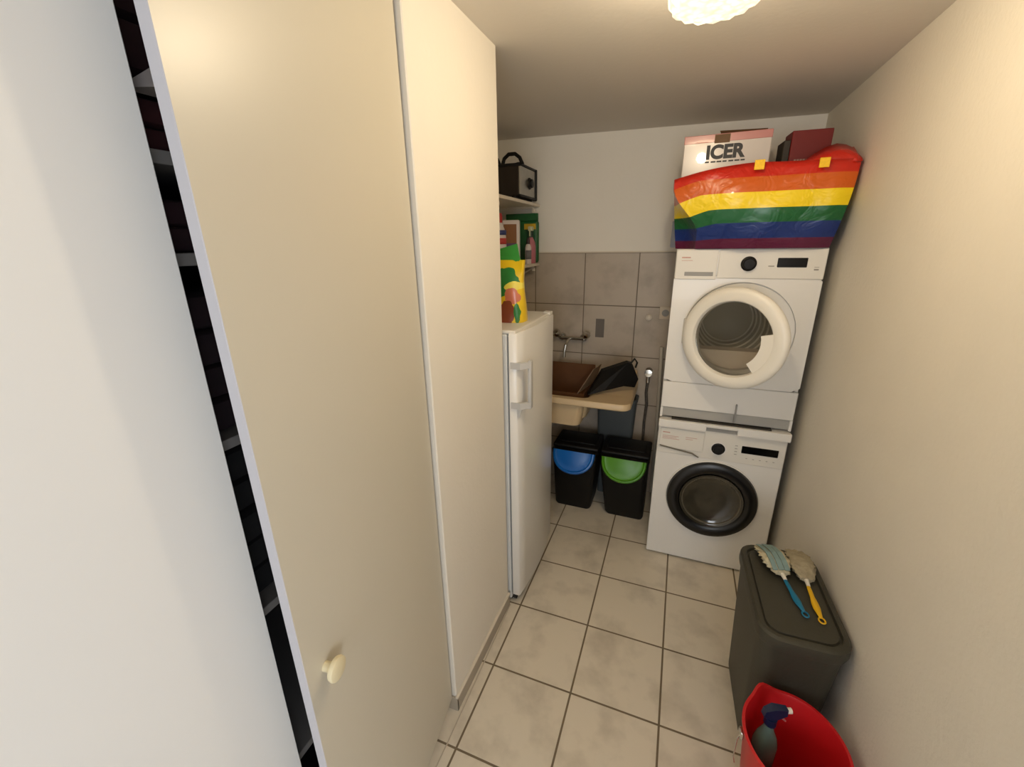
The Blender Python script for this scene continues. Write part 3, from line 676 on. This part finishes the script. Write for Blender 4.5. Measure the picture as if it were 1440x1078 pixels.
# ------------------------------------------------------------ utility sink with its contents
sink_m = mat('sink_beige', (214, 190, 152), .35)
sk_ = thing('utility_sink', 'wall-hung beige plastic utility sink with a broad rounded rim', 'sink', (-.62, 2.86, .855))
def S(p): return [Vector((q.x + .62, q.y - 2.86, q.z - .855)) for q in p]
bm = B()
cxs, cys, ws, ds = -.62, 2.605, .85, .52
loft(bm, [S(rrect(cxs, cys, ws - .02, ds - .02, .05, .812)), S(rrect(cxs, cys, ws, ds, .055, .820)), S(rrect(cxs, cys, ws, ds, .055, .846)), S(rrect(cxs, cys, ws - .012, ds - .012, .05, .855)),
          S(rrect(cxs - .10, cys, ws - .30, ds - .11, .05, .853)), S(rrect(cxs - .10, cys, ws - .32, ds - .13, .05, .80)), S(rrect(cxs - .10, cys, ws - .36, ds - .18, .05, .70))], cap0=False)
loft(bm, [S(rrect(cxs, cys, ws - .02, ds - .02, .05, .812)), S(rrect(cxs - .12, cys - .02, ws - .32, ds - .10, .04, .811)), S(rrect(cxs - .12, cys - .02, ws - .37, ds - .13, .05, .665)), S(rrect(cxs - .12, cys - .02, ws - .42, ds - .2, .05, .655))], cap0=False)
obj('basin', bm, sink_m, sk_, smooth=True)
bm = B(); loft(bm, [[Vector((x + .62, y - 2.86, z - .855)) for x, y, z in q] for q in ([(-.40, 2.50, .8555), (-.20, 2.50, .8555), (-.20, 2.862, .8555), (-.40, 2.862, .8555)], [(-.40, 2.62, .862), (-.21, 2.62, .862), (-.21, 2.86, .925), (-.40, 2.86, .925)])])
obj('splash_back', bm, sink_m, sk_)
bm = B(); cyl(bm, (-.12, -.27, -.20), (-.12, -.27, -.30), .025, seg=16); cyl(bm, (-.12, -.27, -.28), (-.12, -.015, -.34), .02, seg=16); obj('drain', bm, grey_m, sk_, smooth=True)
# faucet
fc = thing('wall_faucet', 'chrome wall-mounted two-handle faucet with down-turned spout above the sink', 'faucet', (-.665, YB - .009, 1.125))
bm = B(); tube(bm, [(-.085, -.035, 0), (.085, -.035, 0)], .013, 12)
for s in (-1, 1):
    cyl(bm, (s * .075, 0, 0), (s * .075, -.012, 0), .028, .024, 20); cyl(bm, (s * .075, -.005, 0), (s * .075, -.04, 0), .013, seg=12)
obj('mixer_body', bm, chrome_m, fc, smooth=True)
for s in (-1, 1):
    bm = B(); lathe(bm, [(.010, .0), (.012, .02), (.026, .026), (.029, .042), (.024, .056), (.003, .060)], (s * .088, -.035, .006), (s * .35, -.5, .6), 14); obj('tap_handle', bm, chrome_m, fc, smooth=True)
bm = B(); tube(bm, [(-.015, -.04, -.006), (-.015, -.10, -.01), (-.018, -.14, -.03), (-.022, -.15, -.075), (-.023, -.15, -.11)], [.011, .010, .010, .009, .010], 10); obj('spout', bm, chrome_m, fc, smooth=True)
# carton and black case in the sink
ct = thing('carton_box', 'open brown cardboard box sitting in the sink behind its front rim', 'box', (-.68, 2.60, .712))
brown_m = mat('cardboard', (104, 66, 34), .75, var=.08, vs=14)
bm = B()
bx(bm, -.185, .205, .135, .139, 0, .262); bx(bm, -.185, .185, -.13, -.126, 0, .14); bx(bm, -.189, -.185, -.13, .139, 0, .255); bx(bm, -.185, .185, -.126, .135, 0, .004)
bx(bm, .181, .185, -.126, .135, 0, .14)
obj('carton', bm, brown_m, ct)
bm = B(); loft(bm, [[(.150, -.16, .15), (.154, -.16, .15), (.210, .12, .15), (.206, .12, .15)], [(.236, -.12, .305), (.240, -.12, .305), (.248, .12, .275), (.244, .12, .275)]]); obj('side_flap', bm, mat('cardboard_edge', (134, 112, 88), .7), ct)
bk = thing('plastic_case', 'flat black plastic case leaning on its edge across the right end of the sink', 'case', (-.35, 2.5, .857))
def Q(l): return [Vector((x + .35, y - 2.5, z - .857)) for x, y, z in l]
fr1 = [(-.462, 2.44, .860), (-.385, 2.47, 1.015), (-.248, 2.56, 1.055), (-.222, 2.575, 1.045), (-.182, 2.60, .945), (-.200, 2.60, .888), (-.262, 2.55, .905), (-.372, 2.48, .885)]
bm = B(); A = Q(fr1); loft(bm, [A, [v + Vector((-.012, .030, .006)) for v in A]]); obj('shell', bm, black_m, bk)
bm = B(); tube(bm, Q([(-.232, 2.57, 1.05), (-.212, 2.58, 1.078), (-.196, 2.59, 1.052), (-.204, 2.59, 1.02)]), .006, 8); obj('clip', bm, black_m, bk, smooth=True)

# ------------------------------------------------------------ small fittings on the tiled wall
bm = B(); bx(bm, -.510, -.452, YB - .0105, YB - .0085, 1.135, 1.262, .0005, 1)
tag(obj('wall_sticker', bm, mat('sticker_grey', (110, 102, 94), .5)), 'narrow grey rectangular plate stuck on the wall tiles above the sink', 'plate')
bm = B(); lathe(bm, [(.020, 0), (.020, .004), (.014, .010), (.014, .020), (.019, .026), (.010, .034), (.002, .035)], (-.168, YB - .0085, 1.287), (0, -1, 0), 24)
tag(obj('wall_hook', bm, mat('hook_white', (226, 216, 200), .4), smooth=True), 'small round white knob hook on the tiles left of the dryer', 'hook')
sw = thing('wall_socket', 'white square socket on the tiles half hidden by the dryer', 'socket', (-.068, YB - .0085, 1.32))
bm = B(); bx(bm, -.036, .036, -.012, 0, -.04, .04, .003, 2); obj('socket_plate', bm, mat('socket_white', (206, 194, 176), .45), sw)
bm = B(); lathe(bm, [(.022, 0), (.02, .001), (.002, .001)], (0, -.0122, 0), (0, -1, 0), 20); obj('socket_face', bm, grey_m, sw)
va = thing('water_valve', 'chrome water valve with a grey braided hose hanging down beside the washing machine', 'valve', (-.136, YB - .0085, .925))
bm = B(); cyl(bm, (0, 0, 0), (0, -.05, 0), .012, seg=14); cyl(bm, (0, 0, 0), (0, -.006, 0), .026, seg=20); cyl(bm, (0, -.04, .010), (0, -.04, -.07), .012, seg=14); obj('valve_body', bm, chrome_m, va, smooth=True)
bm = B(); lathe(bm, [(.018, 0), (.026, .006), (.024, .018), (.004, .020)], (0, -.05, .0), (0, -1, .1), 14); obj('valve_handle', bm, chrome_m, va, smooth=True)
bm = B(); tube(bm, [(0, -.04, -.06), (-.004, -.042, -.14), (.006, -.042, -.22), (.0, -.04, -.36), (.004, -.04, -.60), (.0, -.04, -.85)], .0095, 10); obj('hose', bm, mat('hose_grey', (84, 78, 70), .5, var=.3, vs=90), va, smooth=True)
dp = bpy.data.objects; bm = B(); tube(bm, [(-.070, YB - .03, 1.10), (-.062, YB - .03, .90), (-.05, YB - .03, .55), (-.045, YB - .03, .02)], .012, 12)
tag(obj('drain_hose', bm, mat('hose_white', (206, 200, 186), .45), smooth=True), 'pale upright drain pipe on the back wall right beside the stacked machines', 'pipe')
# grey-blue tub behind the bins
tb = thing('plastic_tub', 'tall blue-grey plastic tub standing on the floor behind the bins, under the sink', 'tub', (-.322, 2.797, 0))
bm = B(); loft(bm, [rrect(0, 0, .20, .09, .02, 0), rrect(0, 0, .26, .125, .025, .73), rrect(0, 0, .275, .14, .03, .735), rrect(0, 0, .275, .14, .03, .75), rrect(0, 0, .25, .115, .025, .75), rrect(0, 0, .19, .08, .02, .01)])
obj('tub_body', bm, mat('tub_blue_grey', (80, 86, 88), .5), tb, smooth=True)

# ------------------------------------------------------------ recycling bins
def bin_(cx, cxb, col, label, mname):
    t = thing('recycling_bin', label, 'bin', (cx, 2.5, 0), 0, 'recycling bins under the sink')
    o_ = cxb - cx
    bm = B()
    loft(bm, [[p + Vector((o_, 0, 0)) for p in rrect(0, .115, .235, .225, .025, 0)], [p + Vector((o_ * .9, 0, 0)) for p in rrect(0, .112, .25, .24, .025, .02)],
              rrect(0, .085, .285, .29, .03, .33), rrect(0, .07, .30, .27, .02, .44), rrect(0, .075, .305, .275, .02, .455), rrect(0, .08, .29, .26, .02, .462)])
    obj('bin_body', bm, black_m, t, smooth=True)
    bm = B(); bx(bm, -.152, .152, -.03, .212, .458, .485, .012, 3); bx(bm, -.12, .12, .02, .18, .48, .492, .008, 2); obj('rear_lid', bm, black_m, t, smooth=True)
    # half-moon front flap
    bm = B(); rows = []; n_ = 20
    ins = [(1.0, 0.0), (1.0, .010), (.965, .018), (.90, .020), (.86, .012), (.80, .010), (.6, .016), (.3, .020), (.02, .022)]
    U = Vector((1, 0, 0)); Dn = Vector((0, -.42, -.91)).normalized(); Nn = Vector((0, -.91, .42)).normalized()
    org = Vector((0, -.064, .462))
    for s, h in ins:
        row = []
        for i in range(n_ + 1):
            a = PI * i / n_
            row.append(org + U * (.138 * s * math.cos(a)) + Dn * (.148 * s * math.sin(a) ** .8) + Nn * h)
        rows.append(row)
    R_ = [[bm.verts.new(p) for p in r] for r in rows]
    for a, b in zip(R_, R_[1:]):
        for i in range(n_): bm.faces.new((a[i], a[i + 1], b[i + 1], b[i]))
    bm.faces.new(R_[-1])
    bot = R_[0]
    bm.faces.new(bot[::-1])
    obj('front_flap', bm, mat(mname, col, .32), t, smooth=True)
    return t
bin_(-.535, -.548, (20, 104, 190), 'black recycling bin with a blue half-moon flap under the sink', 'flap_blue')
bin_(-.216, -.198, (78, 146, 18), 'black recycling bin with a green half-moon flap next to the washing machine', 'flap_green')

# ------------------------------------------------------------ dark storage bin by the right wall
st = thing('laundry_bin', 'tall dark grey-green plastic bin with flat lid against the right wall', 'bin', (.470, 1.450, 0), math.radians(2))
olive = mat('olive_plastic', (58, 56, 46), .5, bump=.15, bs=90)
bm = B()
loft(bm, [rrect(0, 0, .200, .36, .05, 0), rrect(0, 0, .208, .37, .055, .02), rrect(0, 0, .244, .445, .065, .50), rrect(0, 0, .250, .454, .065, .545)])
obj('bin_body', bm, olive, st, smooth=True)
bm = B()
loft(bm, [rrect(0, 0, .258, .465, .07, .530), rrect(0, 0, .264, .472, .072, .545), rrect(0, 0, .260, .468, .07, .572), rrect(0, 0, .246, .450, .062, .578), rrect(0, 0, .222, .420, .052, .577), rrect(0, 0, .216, .414, .05, .568), rrect(0, 0, .208, .404, .046, .568), rrect(0, 0, .202, .398, .045, .575), rrect(0, 0, .1, .2, .02, .577)])
obj('lid', bm, olive, st, smooth=True)

# dusters lying on the lid
def duster(name, label, cloth_c, hcol, hn, head_a, head_b, tip, width, z, strips=False):
    t = thing(name, label, 'duster', (head_b[0], head_b[1], z), 0, 'dusters on the dark bin')
    ha = Vector((head_a[0] - head_b[0], head_a[1] - head_b[1], 0)); tp = Vector((tip[0] - head_b[0], tip[1] - head_b[1], 0))
    d = ha.normalized(); side = Vector((-d.y, d.x, 0)); Ln = ha.length
    bm = B(); rows = []; n_, m_ = 22, 12
    for i in range(n_ + 1):
        s = i / n_
        wv = width * (.55 + .45 * min(1, s * 3.2)) * (1 - .25 * max(0, s - .8) * 5)
        hh = .030 * math.sin(PI * min(1, .12 + s * .86)) + .006
        row = []
        for k in range(2 * m_):
            a = 2 * PI * k / (2 * m_)
            jj = .0045 * math.sin(17 * s * 3 + k * 2.1) + .0035 * random.uniform(-1, 1)
            row.append(d * (Ln * s) + side * (math.cos(a) * (wv + jj)) + Vector((0, 0, .012 + hh * .5 + math.sin(a) * (hh * .5 + jj * .5))))
        rows.append(row)
    loft(bm, rows)
    obj('fluffy_head', bm, mat(name + cloth_c[0], cloth_c[1], .95, var=.18, vs=40, bump=.6, bs=110), t, smooth=True)
    if strips:
        bm = B()
        for o_, w_ in ((-.017, .009), (.004, .009), (.024, .008)):
            q = []
            for s in (0.02, .25, .5, .75, .97):
                zz = .012 + (.030 * math.sin(PI * min(1, .12 + s * .86)) + .006) + .0065 - abs(o_) * .14
                q.append([d * (Ln * s) + side * (o_ - w_) + Vector((0, 0, zz - .0015)), d * (Ln * s) + side * (o_ + w_) + Vector((0, 0, zz - .0015)), d * (Ln * s) + side * (o_ + w_) + Vector((0, 0, zz + .001)), d * (Ln * s) + side * (o_ - w_) + Vector((0, 0, zz + .001))])
            loft(bm, q)
        obj('blue_cloth_strip', bm, mat('duster_blue_cloth', (126, 150, 150), .8, var=.06, vs=60), t)
    dt = tp.normalized(); st_ = Vector((-dt.y, dt.x, 0)); Lt = tp.length
    bm = B()
    tube(bm, [dt * -.03 + Vector((0, 0, .02)), dt * .0 + Vector((0, 0, .019)), dt * (.025) + Vector((0, 0, .016))], [.006, .0075, .006], 8); obj('white_neck', bm, mat('neck_white', (226, 220, 208), .4), t, smooth=True)
    bm = B(); rows = []
    prof = [(.02, .0055), (.04, .007), (.07, .0075), (.095, .011), (.115, .0115), (.135, .008), (Lt - .022, .0055), (Lt - .018, .003)]
    for s, r in prof:
        zc = .016 - .009 * min(1, s / .1)
        rows.append([dt * s + st_ * (r * math.cos(2 * PI * k / 12)) + Vector((0, 0, zc + .6 * r * math.sin(2 * PI * k / 12))) for k in range(12)])
    loft(bm, rows)
    cen = dt * (Lt - .010)
    tube(bm, [cen + dt * (.012 * math.cos(2 * PI * k / 16)) + st_ * (.009 * math.sin(2 * PI * k / 16)) + Vector((0, 0, .006)) for k in range(16)], .0026, 6, cyc=True)
    obj('handle', bm, mat(hn, hcol, .35), t, smooth=True)
    return t
LZ = .5775
duster('feather_duster', 'duster with pale blue striped cloth head and blue handle lying on the dark lid', ('_cream', (196, 188, 160)), (14, 112, 150), 'handle_blue', (.418, 1.655), (.456, 1.505), (.498, 1.335), .045, LZ, True)
duster('feather_duster', 'duster with fluffy beige head and yellow handle lying on the dark lid near the wall', ('_beige', (160, 150, 126)), (226, 178, 20), 'handle_yellow', (.524, 1.665), (.530, 1.500), (.540, 1.325), .040, LZ)

# ------------------------------------------------------------ red bucket with spray bottle
bk_x, bk_y, rz_ = .443, 1.055, .385
bu = thing('bucket', 'bright red open plastic bucket on the floor in front of the dark bin', 'bucket', (bk_x, bk_y, 0))
redm = mat('red_plastic', (196, 24, 30), .4)
bm = B(); rows = []
for r_, h_ in [(.002, .001), (.092, 0), (.098, .006), (.128, rz_ - .03), (.130, rz_ - .012), (.135, rz_ - .010), (.136, rz_), (.128, rz_ + .001), (.124, rz_ - .01), (.095, .012), (.002, .010)]:
    row = []
    for i in range(72):
        a = 2 * PI * i / 72
        lipf = math.exp(-((a - math.radians(118)) / .22) ** 2) * max(0, (h_ - rz_ + .06) / .06)
        rr_ = r_ + .012 * lipf
        row.append((rr_ * math.cos(a), 1.12 * rr_ * math.sin(a), h_ + .014 * lipf))
    rows.append(row)
loft(bm, rows, False, False)
obj('bucket_body', bm, redm, bu, smooth=True)
bm = B(); tube(bm, [(-.137, -.01, rz_ - .03), (-.146, -.02, rz_ - .045), (-.150, -.035, rz_ - .10), (-.144, -.03, rz_ - .13)], .002, 6); bx(bm, -.142, -.130, -.02, .004, rz_ - .045, rz_ - .015, .003, 1)
obj('bail_wire', bm, chrome_m, bu, smooth=True)
sp_ = thing('spray_bottle', 'grey-green trigger spray bottle with dark blue head standing in the red bucket', 'bottle', (.384, 1.088, .175), math.radians(20))
sp_.scale = (.9, .9, .97)
bm = B(); loft(bm, [rrect(0, 0, .062, .052, .02, 0), rrect(0, 0, .072, .058, .024, .008), rrect(0, 0, .074, .058, .024, .13), rrect(0, 0, .056, .046, .02, .165), rrect(0, 0, .032, .032, .0155, .192), rrect(0, 0, .028, .028, .0135, .215)])
obj('bottle_body', bm, mat('bottle_grey_green', (96, 122, 112), .25, coat=.2), sp_, smooth=True)
bm = B(); cyl(bm, (0, 0, .213), (0, 0, .240), .019, seg=20)
loft(bm, [[Vector((x, y * .8, z)) for x, y, z in ((-.030, -.012, .250), (-.030, .012, .250), (-.026, .012, .272), (-.026, -.012, .272))], [Vector((x, y, z)) for x, y, z in ((0, -.015, .238), (0, .015, .238), (0, .013, .284), (0, -.013, .284))], [Vector((x, y, z)) for x, y, z in ((.045, -.010, .254), (.045, .010, .254), (.045, .009, .278), (.045, -.009, .278))]])
obj('trigger_head', bm, mat('head_navy', (18, 34, 66), .35), sp_, smooth=True)
bm = B(); cyl(bm, (.045, 0, .267), (.060, 0, .267), .009, seg=14); obj('nozzle_tip', bm, mat('neck_white', (226, 220, 208), .4), sp_, smooth=True)
bm = B(); tube(bm, [(.028, 0, .254), (.036, 0, .236), (.050, 0, .222)], [.005, .004, .003], 8); obj('trigger', bm, mat('trigger_pink', (190, 120, 120), .4), sp_, smooth=True)
bm = B(); rows = []
for k in range(12):
    t_ = k / 11; row = []
    for i in range(40):
        a = 2 * PI * i / 40
        r_ = .100 * math.cos(t_ * PI / 2) ** .5 + .002 + (.008 * math.sin(5 * a + 7 * t_) + .005 * math.sin(11 * a - 4 * t_)) * (1 - t_) * min(1, t_ * 3)
        row.append((bk_x - .01 + r_ * math.cos(a), bk_y - .005 + r_ * math.sin(a), .015 + .150 * t_ + .02 * math.sin(3 * a + 2) * math.sin(PI * t_)))
    rows.append(row)
loft(bm, rows)
bx(bm, .425, .475, 1.02, 1.075, .16, .215, .018, 3)
tag(obj('cleaning_cloth', bm, mat('cloth_red', (186, 20, 34), .6, var=.1, vs=30), smooth=True), 'crumpled red cloth at the bottom of the red bucket under the spray bottle', 'cloth')
